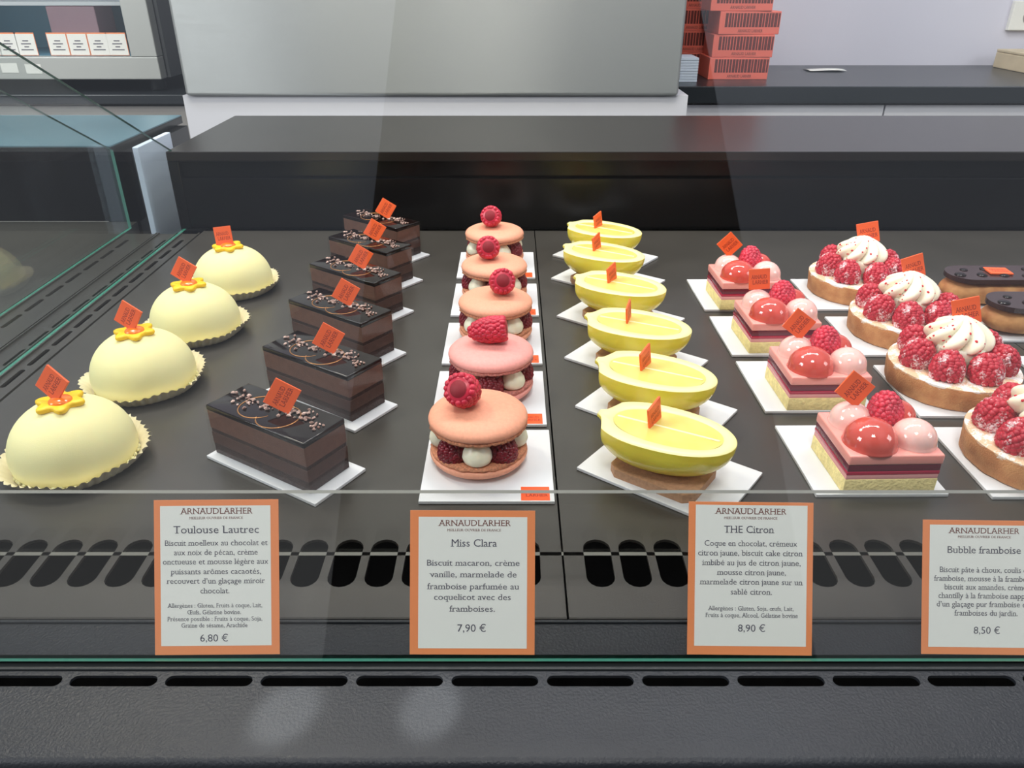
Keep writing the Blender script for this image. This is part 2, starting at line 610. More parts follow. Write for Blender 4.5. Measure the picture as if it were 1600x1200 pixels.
def capsule(cx, cy, lx, ly, n=7):
    """rounded slot outline, the rounding on the short ends"""
    pts = []
    if lx >= ly:
        r = ly / 2
        for s in (1, -1):
            for i in range(n + 1):
                a = -PI / 2 + PI * i / n if s > 0 else PI / 2 + PI * i / n
                pts.append((cx + s * (lx / 2 - r) + r * math.cos(a), cy + r * math.sin(a)))
    else:
        r = lx / 2
        for s in (1, -1):
            for i in range(n + 1):
                a = PI * i / n if s > 0 else PI + PI * i / n
                pts.append((cx + r * math.cos(a), cy + s * (ly / 2 - r) + r * math.sin(a)))
    return pts


case = thing('display_case', 'long black pastry display case with sloping glass front and slotted dark ledge', 'display case')
mb = MB()
mb.box(-0.43, 1.1, 0.2265, 1.0, -0.90, -0.06)
mb.box(-0.43, 1.1, 0.985, 1.0, -0.06, 0.0)
obj('case_body', mb, M['blackmatt'], case)
mb = MB()
holes = [capsule(-0.1912 + 0.04575 * k, 0.258, 0.0418, 0.0064) for k in range(-5, 13)]
mb.plate([(-0.43, 0.2500), (1.1, 0.2500), (1.1, 0.2690), (-0.43, 0.2690)], holes, -0.0016, 0.0)
mb.add([(-0.43, 0.2178, 0), (1.1, 0.2178, 0), (1.1, 0.2500, 0), (-0.43, 0.2500, 0)], [(0, 1, 2, 3)])
# rolled front edge of the sheet
pr = []
for i in range(7):
    a = PI / 2 * i / 6
    pr.append((0.2178 - 0.004 * math.sin(a), -0.004 + 0.004 * math.cos(a)))
pr.append((0.2138, -0.05))
vs, fs = [], []
for xx in (-0.43, 1.1):
    vs += [(xx, a, b) for a, b in pr]
n = len(pr)
fs = [(i, i + 1, n + i + 1, n + i) for i in range(n - 1)]
mb.add(vs, fs)
obj('front_ledge', mb, M['ledge'], case, True, 30)
mb = MB()
mb.box(-0.43, 1.1, 0.2685, 0.2950, -0.004, 0.0012, 0.0006)
mb.box(-0.43, 1.1, 0.2935, 0.2955, -0.03, 0.0024, 0.0005)
obj('inner_ledge', mb, M['ledge'], case)
mb = MB()
mb.box(-0.43, 1.1, 0.2640, 0.2735, -0.001, 0.0012, 0.0006)
obj('glass_gasket', mb, M['rubber'], case)
mb = MB()
mb.box(-0.43, 1.1, 0.9955, 1.012, 0.0, 0.066, 0.001)
mb.box(-0.436, 1.1, 1.004, 1.03, 0.064, 0.09)
mb.box(-0.438, -0.424, 0.994, 1.02, -0.02, 0.088, 0.001)
obj('back_panel', mb, M['black'], case)
mb = MB()
mb.box(-0.437, 1.1, 0.992, 1.268, 0.088, 0.100, 0.0012)
obj('counter_top', mb, M['woodtop'], case)
box_obj('case_rear', -0.43, 1.1, 1.02, 1.25, -0.90, 0.088, M['black'], case)


def gp(x, up, off=0.0):
    """a point on the sloping front glass: up along the glass, off towards the inside"""
    return Vector((x, 0.267 + up * SX + off * CX, up * CX - off * SX))


def prism(mb, ring_a, ring_b, face_mi, edge_mi):
    n = len(ring_a)
    mb.add(list(ring_a) + list(ring_b), [tuple(range(n)), tuple(range(n, 2 * n))[::-1]], face_mi)
    mb.add(list(ring_a) + list(ring_b), [(i, (i + 1) % n, (i + 1) % n + n, i + n) for i in range(n)], edge_mi)


mb = MB()
ring = [(-0.43, 0.0030), (1.1, 0.0030), (1.1, 0.42), (-0.43, 0.42)]
prism(mb, [gp(x, u, -0.002) for x, u in ring], [gp(x, u, 0.002) for x, u in ring], 0, 1)
obj('front_glass', mb, [M['glass'], M['edge']], case)


def side_pane(mb, x):
    yz = [(0.300, 0.0), (0.997, 0.0), (0.997, 0.101), (0.472, 0.366)]
    prism(mb, [(x - .002, y, z) for y, z in yz], [(x + .002, y, z) for y, z in yz], 0, 1)


mb = MB()
side_pane(mb, -0.4325)
obj('side_glass', mb, [M['sideglass'], M['edge']], case)

# lift-out deck trays with a row of slots along the front
def tray(x0, x1, label, x_in=0.0):
    mb = MB()
    hs = []
    k = math.ceil((x0 + 0.011 - 0.0291) / 0.0208)
    while 0.0291 + 0.0208 * k + 0.011 < x1:
        hs.append(capsule(0.0291 + 0.0208 * k, 0.342, 0.0160, 0.0405, 8))
        k += 1
    mb.plate([(x0, 0.2992), (x1, 0.2992), (x1, 0.9945), (x0, 0.9945)], hs, -0.0018, 0.0)
    mb.box(x0, x1, 0.2985, 0.3003, -0.012, -0.0002)
    o = obj('deck_tray', mb, M['deck'])
    tag(o, label, 'tray', 'deck trays of the pastry case')


tray(-0.4045, 0.0289, 'dark metal deck tray carrying the domes, chocolate bars and macarons')
tray(0.0301, 0.4600, 'dark metal deck tray carrying the lemon halves, square layer cakes and tarts')
tray(0.4612, 1.0900, 'dark metal deck tray at the eclair end of the case')

# slotted gutter strips either side of the case divider
def gutter(x0, x1, xs, label):
    mb = MB()
    hs = [capsule(xs, 0.33 + 0.0402 * k, 0.0050, 0.033, 5) for k in range(0, 16)]
    mb.plate([(x0, 0.300), (x1, 0.300), (x1, 0.975), (x0, 0.975)], hs, -0.003, -0.001)
    for xr in (x0, x1 - 0.0015):
        mb.box(xr, xr + 0.0015, 0.300, 0.975, -0.012, 0.0008)
    o = obj('gutter_strip', mb, M['deck'])
    tag(o, label, 'vent strip', 'slotted strips beside the glass dividers')


gutter(-0.4300, -0.4060, -0.4190, 'plain slotted metal strip between the dome tray and the glass divider')
gutter(-0.4600, -0.4352, -0.4400, 'slotted metal strip just outside the glass divider beside the domes')
gutter(-0.5040, -0.4615, -0.4890, 'slotted metal strip next to the second glass divider of the neighbouring case')
mb = MB()
mb.box(-0.509, -0.4385, 0.30, 0.99, -0.9, -0.02)
tag(obj('trough', mb, M['blackmatt']), 'black trough under the slotted strips between the two cases', 'trough')

# acrylic upstand in front of the pastries
mb = MB()
ring = [(0.348, 0.0), (0.351, 0.0), (0.351, 0.0445), (0.348, 0.0445)]
prism(mb, [(-0.404, y, z) for y, z in ring], [(0.75, y, z) for y, z in ring], 0, 0)
a = obj('upstand_pane', mb, [M['acrylic'], M['acryledge']])
for pl in a.data.polygons:
    if abs(pl.normal.z) > 0.9:
        pl.material_index = 1
tag(a, 'low clear acrylic upstand running across the deck behind the price labels', 'acrylic strip')

# neighbouring case
nb = thing('display_case', 'neighbouring black display case with sky reflection painted on top beyond the glass divider', 'display case', (-0.9, 1.0, 0))
mb = MB()
mb.box(-0.5, 0.393, 0.03, 0.05, 0.0, 0.088)
mb.box(0.35, 0.393, 0.03, 0.25, -0.9, 0.088)
obj('back_panel', mb, M['black'], nb)
box_obj('counter_top', -0.5, 0.378, 0.026, 0.272, 0.088, 0.0988, M['black'], nb, 0.001)
box_obj('sky_tint_sheet', -0.5, 0.3775, 0.0265, 0.2715, 0.0986, 0.1002, M['skytint'], nb)  # thin layer carrying the painted sky reflection
box_obj('deck', -0.5, 0.3885, -0.7, 0.03, -0.02, -0.001, M['deck'], nb)
box_obj('end_panel', 0.4165, 0.424, 0.004, 0.11, -0.5, 0.103, M['bluepanel'], nb, 0.001)
mb = MB()
side_pane(mb, -0.5065 + 0.9)
o = obj('side_glass', mb, [M['sideglass'], M['edge']], nb)
o.location = (0, -1.0, 0)

# =================================================================== PRICE LABELS
LW = 0.0617


def price_label(x, up0, h, lines, rect, white, label, lean=0.0):
    """rect: the label's outline in the units the lines are measured in; white: its inner panel"""
    rx0, rx1, ry0, ry1 = rect
    k = LW / (rx1 - rx0)
    ky = h / (ry1 - ry0)
    t = thing('price_label', label, 'price label', gp(x, up0, 0.0026), 0, 'price labels along the front glass')
    t.rotation_euler = (PI / 2 - PITCH, R(lean), 0)
    X = lambda v: (v - (rx0 + rx1) / 2) * k
    Y = lambda v: (ry1 - v) * ky
    mb = MB()
    mb.box(-LW / 2, LW / 2, 0, h, -0.0004, 0, 0.0001)
    obj('label_card', mb, M['labelorange'], t)
    mb = MB()
    mb.add([(X(white[0]), Y(white[3]), 0.00008), (X(white[1]), Y(white[3]), 0.00008), (X(white[1]), Y(white[2]), 0.00008), (X(white[0]), Y(white[2]), 0.00008)], [(0, 1, 2, 3)])
    obj('white_panel', mb, M['paper'], t)
    for nm, m, sel in (('shop_name', M['brownink'], lines[:2]), ('lettering', M['ink'], lines[2:])):
        mb = MB()
        for tx, a, b, base, cap in sel:
            put_text(mb, tx, X(a), X(b), Y(base), cap * ky, 0.00016)
        obj(nm, mb, m, t)
    return t


price_label(-0.1454, 0.0046, 0.0765, [
    ('ARNAUDLARHER', 243, 722, 180, 40), ('MEILLEUR OUVRIER DE FRANCE', 303, 658, 214, 16),
    ('Toulouse Lautrec', 200, 763, 307, 50), ('Biscuit moelleux au chocolat et', 143, 820, 388, 37),
    ('aux noix de pécan, crème', 202, 754, 450, 37), ('onctueuse et mousse légère aux', 128, 823, 511, 37),
    ('puissants arômes cacaotés,', 177, 775, 576, 37), ('recouvert d’un glaçage miroir', 150, 800, 638, 37),
    ('chocolat.', 374, 565, 703, 37), ('Allergènes : Gluten, Fruits à coque, Lait,', 155, 780, 796, 29),
    ('Œufs, Gélatine bovine.', 287, 640, 840, 29), ('Présence possible : Fruits à coque, Soja,', 153, 780, 884, 29),
    ('Graine de sésame, Arachide', 247, 682, 927, 29), ('6,80 €', 370, 553, 1020, 48)],
    (70, 893, 87, 1108), (112, 840, 126, 1048), 'orange-bordered price label reading 6,80 €, in front of the chocolate bars', -0.6)
price_label(-0.0197, 0.0046, 0.0712, [
    ('ARNAUDLARHER', 282, 788, 199, 42), ('MEILLEUR OUVRIER DE FRANCE', 345, 720, 236, 17),
    ('Miss Clara', 370, 692, 342, 52), ('Biscuit macaron, crème', 207, 850, 475, 42),
    ('vanille, marmelade de', 222, 830, 555, 42), ('framboise parfumée au', 207, 845, 638, 42),
    ('coquelicot avec des', 257, 790, 712, 42), ('framboises.', 362, 680, 793, 42), ('7,90 €', 420, 618, 932, 52)],
    (88, 958, 92, 1092), (147, 903, 137, 1048), 'orange-bordered price label reading 7,90 €, in front of the macarons', 0.3)
price_label(0.1172, 0.0044, 0.0755, [
    ('ARNAUDLARHER', 234, 724, 172, 40), ('MEILLEUR OUVRIER DE FRANCE', 297, 662, 206, 16),
    ('THE Citron', 300, 643, 297, 48), ('Coque en chocolat, crémeux', 168, 800, 385, 38),
    ('citron jaune, biscuit cake citron', 125, 840, 449, 38), ('imbibé au jus de citron jaune,', 152, 825, 514, 38),
    ('mousse citron jaune,', 253, 725, 578, 38), ('marmelade citron jaune sur un', 137, 842, 642, 38),
    ('sablé citron.', 350, 632, 708, 38), ('Allergènes : Gluten, Soja, œufs, Lait,', 195, 780, 814, 29),
    ('Fruits à coque, Alcool, Gélatine bovine', 178, 810, 860, 29), ('8,90 €', 403, 588, 955, 48)],
    (58, 910, 92, 1112), (105, 868, 112, 1052), 'orange-bordered price label reading 8,90 €, in front of the lemon halves', 0.8)
price_label(0.2327, 0.0046, 0.0663, [
    ('ARNAUDLARHER', 282, 805, 186, 42), ('MEILLEUR OUVRIER DE FRANCE', 352, 742, 219, 17),
    ('Bubble framboise', 280, 817, 331, 52), ('Biscuit pâte à choux, coulis de', 225, 890, 471, 41),
    ('framboise, mousse à la framboise,', 182, 935, 535, 41), ('biscuit aux amandes, crème', 257, 862, 597, 41),
    ('chantilly à la framboise nappée', 217, 905, 660, 41), ('d’un glaçage pur framboise et', 205, 880, 722, 41),
    ('framboises du jardin.', 335, 800, 786, 41), ('8,50 €', 480, 672, 918, 52)],
    (98, 1012, 90, 1072), (148, 962, 125, 1018), 'orange-bordered price label reading 8,50 €, in front of the square raspberry cakes', 0.9)

# =================================================================== CAKE CARDS
ORD = ['frontmost', 'second', 'third', 'fourth', 'fifth', 'sixth']


def nth(i, n):
    return 'frontmost' if i == 0 else ('rearmost' if i == n - 1 else ORD[i] + ' from the front')


card_text = flag_text


def cake_card(w, d, x, y, rz, label, group, square=False):
    mb = MB()
    mb.box(-w / 2, w / 2, -d / 2, d / 2, 0.0, 0.0024, 0.0004, 0)
    t = thing('cake_card', label, 'cake card', (x, y, 0.0002), R(rz), group)
    obj('card_board', mb, M['card'], t)
    if square:
        mb = MB()
        mb.box(w / 2 - 0.0215, w / 2 - 0.003, -d / 2 + 0.0008, -d / 2 + 0.0155, 0.0023, 0.00252)
        s = obj('orange_print', mb, M['orange'], t)
        q = link('lettering', card_text, s, (w / 2 - 0.0122, -d / 2 + 0.0085, 0.0026))
        q.scale = (0.019, 0.015, 0.015)
    return t


Z0 = 0.0027      # top of a card

# =================================================================== DOME CAKES
def build_dome():
    t = thing('dome_cake', '', 'cake', group='white dome cakes with yellow flowers')
    pr = [(0.0005, 0.0012), (0.034, 0.0012), (0.0374, 0.002), (0.0392, 0.005), (0.0399, 0.0105)]
    for i in range(1, 15):
        a = PI / 2 * i / 14
        pr.append((0.0399 * math.cos(a) ** 0.90 if i < 14 else 0.0004, 0.0105 + 0.0355 * math.sin(a)))
    mb = MB()
    mb.lathe(pr, 72)
    obj('white_dome', mb, M['dome'], t, True)
    # crumbly rim where the coating meets the paper
    rnd = random.Random(4)
    mb = MB()
    for k in range(90):
        a = rnd.uniform(0, 2 * PI)
        mb.ball((0.0387 * math.cos(a), 0.0387 * math.sin(a), 0.0022 + rnd.uniform(0, .0016)), rnd.uniform(.0010, .0021), 1)
    obj('crumb_rim', mb, M['dome'], t, True)
    # flower
    pts = []
    N = 72
    mb = MB()
    for z, sc in ((0.0450, 0.96), (0.0463, 1.0), (0.0478, 0.98), (0.0485, 0.90)):
        pts.append([((0.0138 + 0.0026 * math.cos(6 * 2 * PI * j / N)) * sc * math.cos(2 * PI * j / N),
                     (0.0138 + 0.0026 * math.cos(6 * 2 * PI * j / N)) * sc * math.sin(2 * PI * j / N), z) for j in range(N)])
    vs = [p for r_ in pts for p in r_] + [(0, 0, 0.0474)]
    fs = [(i * N + j, i * N + (j + 1) % N, (i + 1) * N + (j + 1) % N, (i + 1) * N + j) for i in range(3) for j in range(N)]
    fs += [(3 * N + j, 3 * N + (j + 1) % N, 4 * N) for j in range(N)]
    fs.append(tuple(range(N))[::-1])
    mb.add(vs, fs)
    fl = obj('flower', mb, M['petal'], t, True, 50)
    mb = MB()
    mb.ball((0.001, -0.001, 0.0480), 0.0075, 3, sc=(1, 1, 0.42))
    obj('gel_drop', mb, M['gel'], fl, True)
    add_flag(t, (-0.002, 0.001, 0.0598), yaw=-12, roll=55, lean=-14)
    return t


def build_cup():
    mb = MB()
    N = 176
    prof = [(0.0368, 0.0002), (0.0386, 0.0008), (0.0410, 0.0032), (0.0441, 0.0070), (0.0474, 0.0108)]

    def mod(r, z, a, i):
        k = i / 4
        return r + 0.0013 * k * math.sin(44 * a) + 0.0010 * k * math.sin(5 * a + 1), z + 0.0008 * k * math.sin(7 * a) + 0.0006 * k * math.cos(44 * a)
    vs, fs = [], []
    for i, (r, z) in enumerate(prof):
        for j in range(N):
            a = 2 * PI * j / N
            rr, zz = mod(r, z, a, i)
            vs.append((rr * math.cos(a), rr * math.sin(a), zz))
    for i in range(4):
        for j in range(N):
            fs.append((i * N + j, i * N + (j + 1) % N, (i + 1) * N + (j + 1) % N, (i + 1) * N + j))
    fs.append(tuple(range(N)))
    mb.add(vs, fs)
    return mb.mesh('paper_case', M['papercup'], True)


dome_pos = [(-0.3010, 0.4460, 0), (-0.3006, 0.5590, 0), (-0.2964, 0.6640, 0), (-0.2965, 0.7750, 0)]
dome_fl = [(-12, 55), (-10, 62), (-4, 60), (-6, 8)]
cup_me = build_cup()
d0 = build_dome()
for i, (x, y, rz) in enumerate(dome_pos):
    lb = 'white velvet dome cake with a yellow flower, %s of the dome row' % nth(i, 4)
    if i == 0:
        t = d0
        t.location = (x, y, 0.0008)
        t['label'] = lb
    else:
        t = dup(d0, (x, y, 0.0008), 0, lb)
    f = part(t, 'orange_plaque')[0]
    yw, rl = dome_fl[i]
    f.rotation_euler = (Matrix.Rotation(R(yw), 4, 'Z') @ Matrix.Rotation(R(76), 4, 'X') @ Matrix.Rotation(R(rl), 4, 'Z')).to_euler()
    if i == 3:
        f.location = (-0.003, 0.001, 0.0578)
    c = link('paper_case', cup_me, None, (x, y, 0.0), (0, 0, 0.7 * i))
    tag(c, 'fluted white paper case under the %s dome cake' % nth(i, 4), 'paper case', 'paper cases under the dome cakes')

# =================================================================== CHOCOLATE BARS
BL, BW = 0.092, 0.0365


def nib_mesh():
    rnd = random.Random(5)
    mb = MB()
    for k in range(80):
        u = rnd.uniform(-0.043, 0.043)
        w = rnd.gauss(0, 0.0036) + 0.004 * math.sin(u * 90)
        w = max(-.0165, min(.0165, w))
        s = rnd.uniform(0.0008, 0.0016)
        b = bmesh.new()
        bmesh.ops.create_icosphere(b, subdivisions=1, radius=s)
        for v in b.verts:
            v.co *= rnd.uniform(.6, 1.25)
        mx = Matrix.Translation((u, w, 0.0405 + s * .6)) @ Matrix.Rotation(rnd.uniform(0, 6), 4, 'Z') @ Matrix.Rotation(rnd.uniform(0, 3), 4, 'X') @ Matrix.Diagonal((1.3, .8, .7, 1))
        mb.bm(b, 0, mx)
    return mb.mesh('cocoa_nibs', M['nib'])


def ring_arc(cx, cy, r, a0, a1, z, rad=0.0003):
    mb = MB()
    N, K = 56, 6
    vs, fs = [], []
    for i in range(N + 1):
        a = a0 + (a1 - a0) * i / N
        rr = rad * (1.0 if 3 < i < N - 3 else 0.6)
        for j in range(K):
            q = 2 * PI * j / K
            vs.append((cx + (r + 1.6 * rr * math.cos(q)) * math.cos(a), cy + (r + 1.6 * rr * math.cos(q)) * math.sin(a), z + rr * math.sin(q)))
    for i in range(N):
        for j in range(K):
            fs.append((i * K + j, i * K + (j + 1) % K, (i + 1) * K + (j + 1) % K, (i + 1) * K + j))
    mb.add(vs, fs)
    return mb


def build_bar():
    t = thing('chocolate_bar_cake', '', 'cake', group='glazed chocolate bar cakes')
    x, y = BL / 2, BW / 2
    for nm, m, z0, z1, ins in (('sponge_base', 'choc_sponge', 0.0, 0.0085, 0.0002), ('mousse_layer', 'mousse_dark', 0.0085, 0.0175, 0.0),
                               ('sponge_layer', 'choc_sponge', 0.0175, 0.0205, 0.0003), ('mousse_layer', 'mousse', 0.0205, 0.0345, 0.0)):
        mb = MB()
        mb.box(-x + ins, x - ins, -y + ins, y - ins, z0, z1, 0.0003)
        obj(nm, mb, M[m], t)
    mb = MB()
    mb.box(-x - .0003, x + .0003, -y - .0003, y + .0003, 0.0344, 0.0386, 0.0009, segs=3)
    gl = obj('chocolate_glaze', mb, M['glaze'], t, True, 40)
    zt = 0.0387
    obj('gold_ring', ring_arc(-0.012, -0.001, 0.0145, 0.5, 5.9, zt), M['gold'], gl, True)
    obj('gold_ring', ring_arc(0.008, -0.0035, 0.0145, -2.6, 2.3, zt), M['gold'], gl, True)
    nb_ = link('cocoa_nibs', nib_mesh(), t, (0, 0.002, -0.0019))
    nb_['kind'] = 'stuff'
    e_ = 0.0012
    mb = MB()
    ring = [(-x - e_, -y - e_), (x + e_, -y - e_), (x + e_, y + e_), (-x - e_, y + e_)]
    mb.add([(a, b, 0.001) for a, b in ring] + [(a, b, 0.0375) for a, b in ring], [(i, (i + 1) % 4, (i + 1) % 4 + 4, i + 4) for i in range(4)])
    obj('acetate_band', mb, M['film'], t)
    add_flag(t, (0.006, 0.004, 0.0500), yaw=40, roll=58, lean=-16)
    return t


bars = [(-0.1590, 0.4440, -32.3, 40), (-0.1475, 0.5350, -34, 40), (-0.1525, 0.6310, -36, 32), (-0.1560, 0.7260, -37, 30), (-0.1560, 0.8150, -38, 32), (-0.1565, 0.9010, -38, 34)]
card_b = [(-0.1560, 0.4340), (-0.1484, 0.5185), (-0.1499, 0.6114), (-0.1548, 0.7141), (-0.1534, 0.7995), (-0.1542, 0.8823)]
b0 = build_bar()
for i, (x, y, rz, fy) in enumerate(bars):
    lb = 'glazed chocolate bar cake with cocoa nibs and gold rings, %s of six' % nth(i, 6)
    cx_ = x + 0.25 * (card_b[i][0] - x)
    cy_ = y + 0.25 * (card_b[i][1] - y)
    if i == 0:
        t = b0
        t.location = (x, y, Z0)
        t.rotation_euler = (0, 0, R(rz))
        t['label'] = lb
    else:
        t = dup(b0, (x, y, Z0), R(rz), lb)
    cake_card(0.1045, 0.0475, cx_ + .002, cy_, rz, 'narrow white card under the %s chocolate bar cake' % nth(i, 6), 'white cards under the chocolate bars')

# =================================================================== MACARONS
def shell_profile(up, r=0.0335):
    """cap of a shell seen as outer profile (r, z), flat side at z = 0"""
    pr = [(0.0004, 0.0)]
    pr += [(r * .90, 0.0), (r * 0.955, 0.0012)]
    return pr


def build_shell(mb_cap, mb_foot, r, flip, z):
    def mod(rr, zz, a, i):
        zz2 = -zz if flip else zz
        return rr, z + zz2
    cap = [(r * .93, 0.0030), (r * .985, 0.0036), (r * 1.0, 0.0052), (r * .985, 0.0070), (r * .94, 0.0088), (r * .84, 0.0106),
           (r * .68, 0.0121), (r * .46, 0.0131), (r * .22, 0.0136), (0.0004, 0.0138)]
    mb_cap.lathe(cap, 64, 0, None, mod)

    def modf(rr, zz, a, i):
        p = Vector((math.cos(a) * 9, math.sin(a) * 9, zz * 2000))
        k = 0.0 if i in (0, 5) else 1.0
        rr = rr + k * 0.0011 * noise.noise(p) + k * 0.0005 * noise.noise(p * 3)
        zz = zz + k * 0.0005 * noise.noise(p * 2 + Vector((5, 5, 5)))
        return rr, z + (-zz if flip else zz)
    foot = [(r * .80, 0.0006), (r * .90, 0.0), (r * .975, 0.0007), (r * .985, 0.0018), (r * .965, 0.0030), (r * .90, 0.0040)]
    mb_foot.lathe(foot, 120, 0, None, modf)
    mb_foot.lathe([(0.0004, 0.0009), (r * .84, 0.0009)], 64, 1, None, mod)


def build_macaron(pink, ring_rot, berry, lower_pink=None):
    m1, m2 = ('macaron_shade', 'foot_shade') if pink else ('macaron', 'foot')
    t = thing('macaron_cake', '', 'cake', group='large raspberry macaron sandwiches')
    for nm, flip, z in (('lower_shell', True, 0.0132), ('upper_shell', False, 0.0290)):
        a, b = MB(), MB()
        build_shell(a, b, 0.0335, flip, z)
        s = obj(nm, a, M[m1], t, True)
        obj('ruffled_foot', b, [M[m2], M['crumb']], s, True)
    for k in range(8):
        a = R(-90 + ring_rot + 45 * k)
        px, py = 0.0232 * math.cos(a), 0.0228 * math.sin(a)
        if k % 2 == 0:
            mb = MB()
            pr = [(0.0004, 0.0), (0.0052, 0.0003), (0.0082, 0.0030), (0.0090, 0.0060), (0.0083, 0.0095), (0.0062, 0.0130), (0.0040, 0.0160), (0.0030, 0.0185), (0.0004, 0.0186)]
            mb.lathe(pr, 28)
            obj('cream_dollop', mb, M['cream'], t, True, None, (px * 1.02, py * 1.02, 0.0118)).scale = (1.12, 1.12, 1.0)
        else:
            o = link('raspberry', RASP_D, t, (px, py, 0.0122), (0, 0, k))
    rx, ry, v, tw = berry
    o = link('topping_raspberry', RASP[0], t)
    d = Vector(v).normalized()
    # v is where the tip points; rest the berry on the shell
    o.rotation_euler = aim(v, tw)
    mid = Vector((rx, ry, 0.0424 + 0.0108)) - d * 0.009
    o.location = mid
    if pink:
        o.scale = (0.92, 0.92, 1.25)
    return t


mac = [(-0.0228, 0.4460, False, 0, (-0.0085, 0.0, (0.35, 0.85, -0.62), 0.3)),
       (-0.0165, 0.5440, True, 45, (0.0005, 0.001, (-0.97, 0.05, -0.12), 0.6)),
       (-0.0150, 0.6480, False, 40, (0.006, 0.001, (-0.1, 0.9, -0.45), 1.2)),
       (-0.0180, 0.7450, False, 48, (-0.006, 0.0, (-0.05, 0.92, -0.4), 2.0)),
       (-0.0200, 0.8560, False, 22, (-0.003, 0.0, (0.15, 0.92, -0.4), 0.9))]
mac_card = [(-0.0162, 0.4400), (-0.0175, 0.5345), (-0.0172, 0.6360), (-0.0170, 0.7412), (-0.0178, 0.8470)]
for i, (x, y, pink, rr, berry) in enumerate(mac):
    t = build_macaron(pink, rr, berry)
    t.location = (x, y, Z0 - 0.0004)
    t['label'] = ('shade-tinted pink macaron sandwich topped with a raspberry lying on its side' if pink else
                  'peach macaron sandwich with a raspberry on top, %s of the macaron row' % nth(i, 5))
    cake_card(0.0870, 0.0870, mac_card[i][0], mac_card[i][1], 0.0, 'square white card with orange corner print under the %s macaron' % nth(i, 5), 'white cards under the macarons', True)

# =================================================================== LEMON HALVES
def lemon_outline(t):
    """half-width along the axis, t from -1 (nub end) to 1"""
    t2 = (t + 0.10) / 0.90 if t < -0.1 else (t + 0.10) / 1.10
    w = math.sqrt(max(0.0, 1 - abs(t2) ** 2.25))
    if t < -0.80:
        k = (t + 1.0) / 0.20
        w = max(w, 0.0) if k > 1 else max(0.10 + 0.28 * k ** 1.5, w * k)
    return w


def build_lemon():
    t = thing('lemon_half_cake', '', 'cake', group='lemon half shaped cakes')
    ZF, RW, HL = 0.0345, 0.0288, 0.0465
    NT, NP = 44, 22
    ts = [-math.cos(PI * i / NT) for i in range(NT + 1)]
    vs, fs = [], []
    for tt in ts:
        w = lemon_outline(max(-0.999, min(0.999, tt)))
        if tt in (ts[0], ts[-1]):
            w = 0.02 if tt > 0 else 0.09
        for j in range(NP + 1):
            a = PI * j / NP
            vs.append((tt * HL, -RW * w * math.cos(a), ZF - 0.0290 * (w ** 0.9) * math.sin(a) ** 0.85))
    for i in range(NT):
        for j in range(NP):
            fs.append((i * (NP + 1) + j, i * (NP + 1) + j + 1, (i + 1) * (NP + 1) + j + 1, (i + 1) * (NP + 1) + j))
    fs.append(tuple(range(NP + 1)))
    fs.append(tuple(NT * (NP + 1) + j for j in range(NP + 1)))
    mb = MB()
    mb.add(vs, fs)
    obj('lemon_peel', mb, M['rind'], t, True, 60)

    def ring(scl, z, dx=0.0):
        top = [(tt * HL * scl[0] + dx, -RW * scl[1] * lemon_outline(max(-.999, min(.999, tt))), z) for tt in ts]
        bot = [(tt * HL * scl[0] + dx, RW * scl[1] * lemon_outline(max(-.999, min(.999, tt))), z) for tt in reversed(ts)]
        return top + bot

    def ell(a, b, dx, z):
        n = (NT + 1) * 2
        out = []
        for k in range(n):
            q = PI + 2 * PI * (k + .5) / n
            out.append((dx + a * math.copysign(abs(math.cos(q)) ** .92, math.cos(q)), b * math.copysign(abs(math.sin(q)) ** .92, math.sin(q)), z))
        return out
    A = ring((1, 1), ZF - 0.0002)
    B = ring((0.985, 0.965), ZF + 0.0008)
    C = ell(0.0372, 0.0212, 0.0016, ZF + 0.0010)
    D = ell(0.0358, 0.0198, 0.0016, ZF - 0.0004)
    n = len(A)
    mb = MB()
    fs = [(i + k * n, (i + 1) % n + k * n, (i + 1) % n + (k + 1) * n, i + (k + 1) * n) for k in range(3) for i in range(n)]
    mb.add(A + B + C + D, fs)
    obj('pale_rim', mb, M['pith'], t, True, 60)
    mb = MB()
    E_ = ell(0.0362, 0.0202, 0.0016, ZF + 0.0004)
    F_ = ell(0.020, 0.010, 0.0016, ZF + 0.0009)
    mb.add(E_ + F_ + [(0.0016, 0, ZF + 0.0010)], [(i, (i + 1) % n, (i + 1) % n + n, i + n) for i in range(n)] + [(n + i, n + (i + 1) % n, 2 * n) for i in range(n)])
    fl = obj('lemon_cream', mb, M['flesh'], t, True, 60)
    mb = MB()
    mb.box(-0.033, 0.036, -0.0009, 0.0009, ZF + 0.0000, ZF + 0.0014, 0.0005)
    obj('membrane_line', mb, M['membrane'], fl, True)
    # biscuit with clipped corners
    a, b, c = 0.0305, 0.0225, 0.006
    oc = [(-a + c, -b), (a - c, -b), (a, -b + c), (a, b - c), (a - c, b), (-a + c, b), (-a, b - c), (-a, -b + c)]
    mb = MB()
    mb.plate(oc, [], 0.0, 0.0062)
    s = obj('shortbread_base', mb, M['shortbread'], t)
    s.rotation_euler = (0, 0, R(-8))
    s.location = (0.002, -0.001, 0)
    add_flag(t, (-0.0085, 0.0015, 0.0425), yaw=83, roll=10, lean=-4, size=0.0172)
    return t


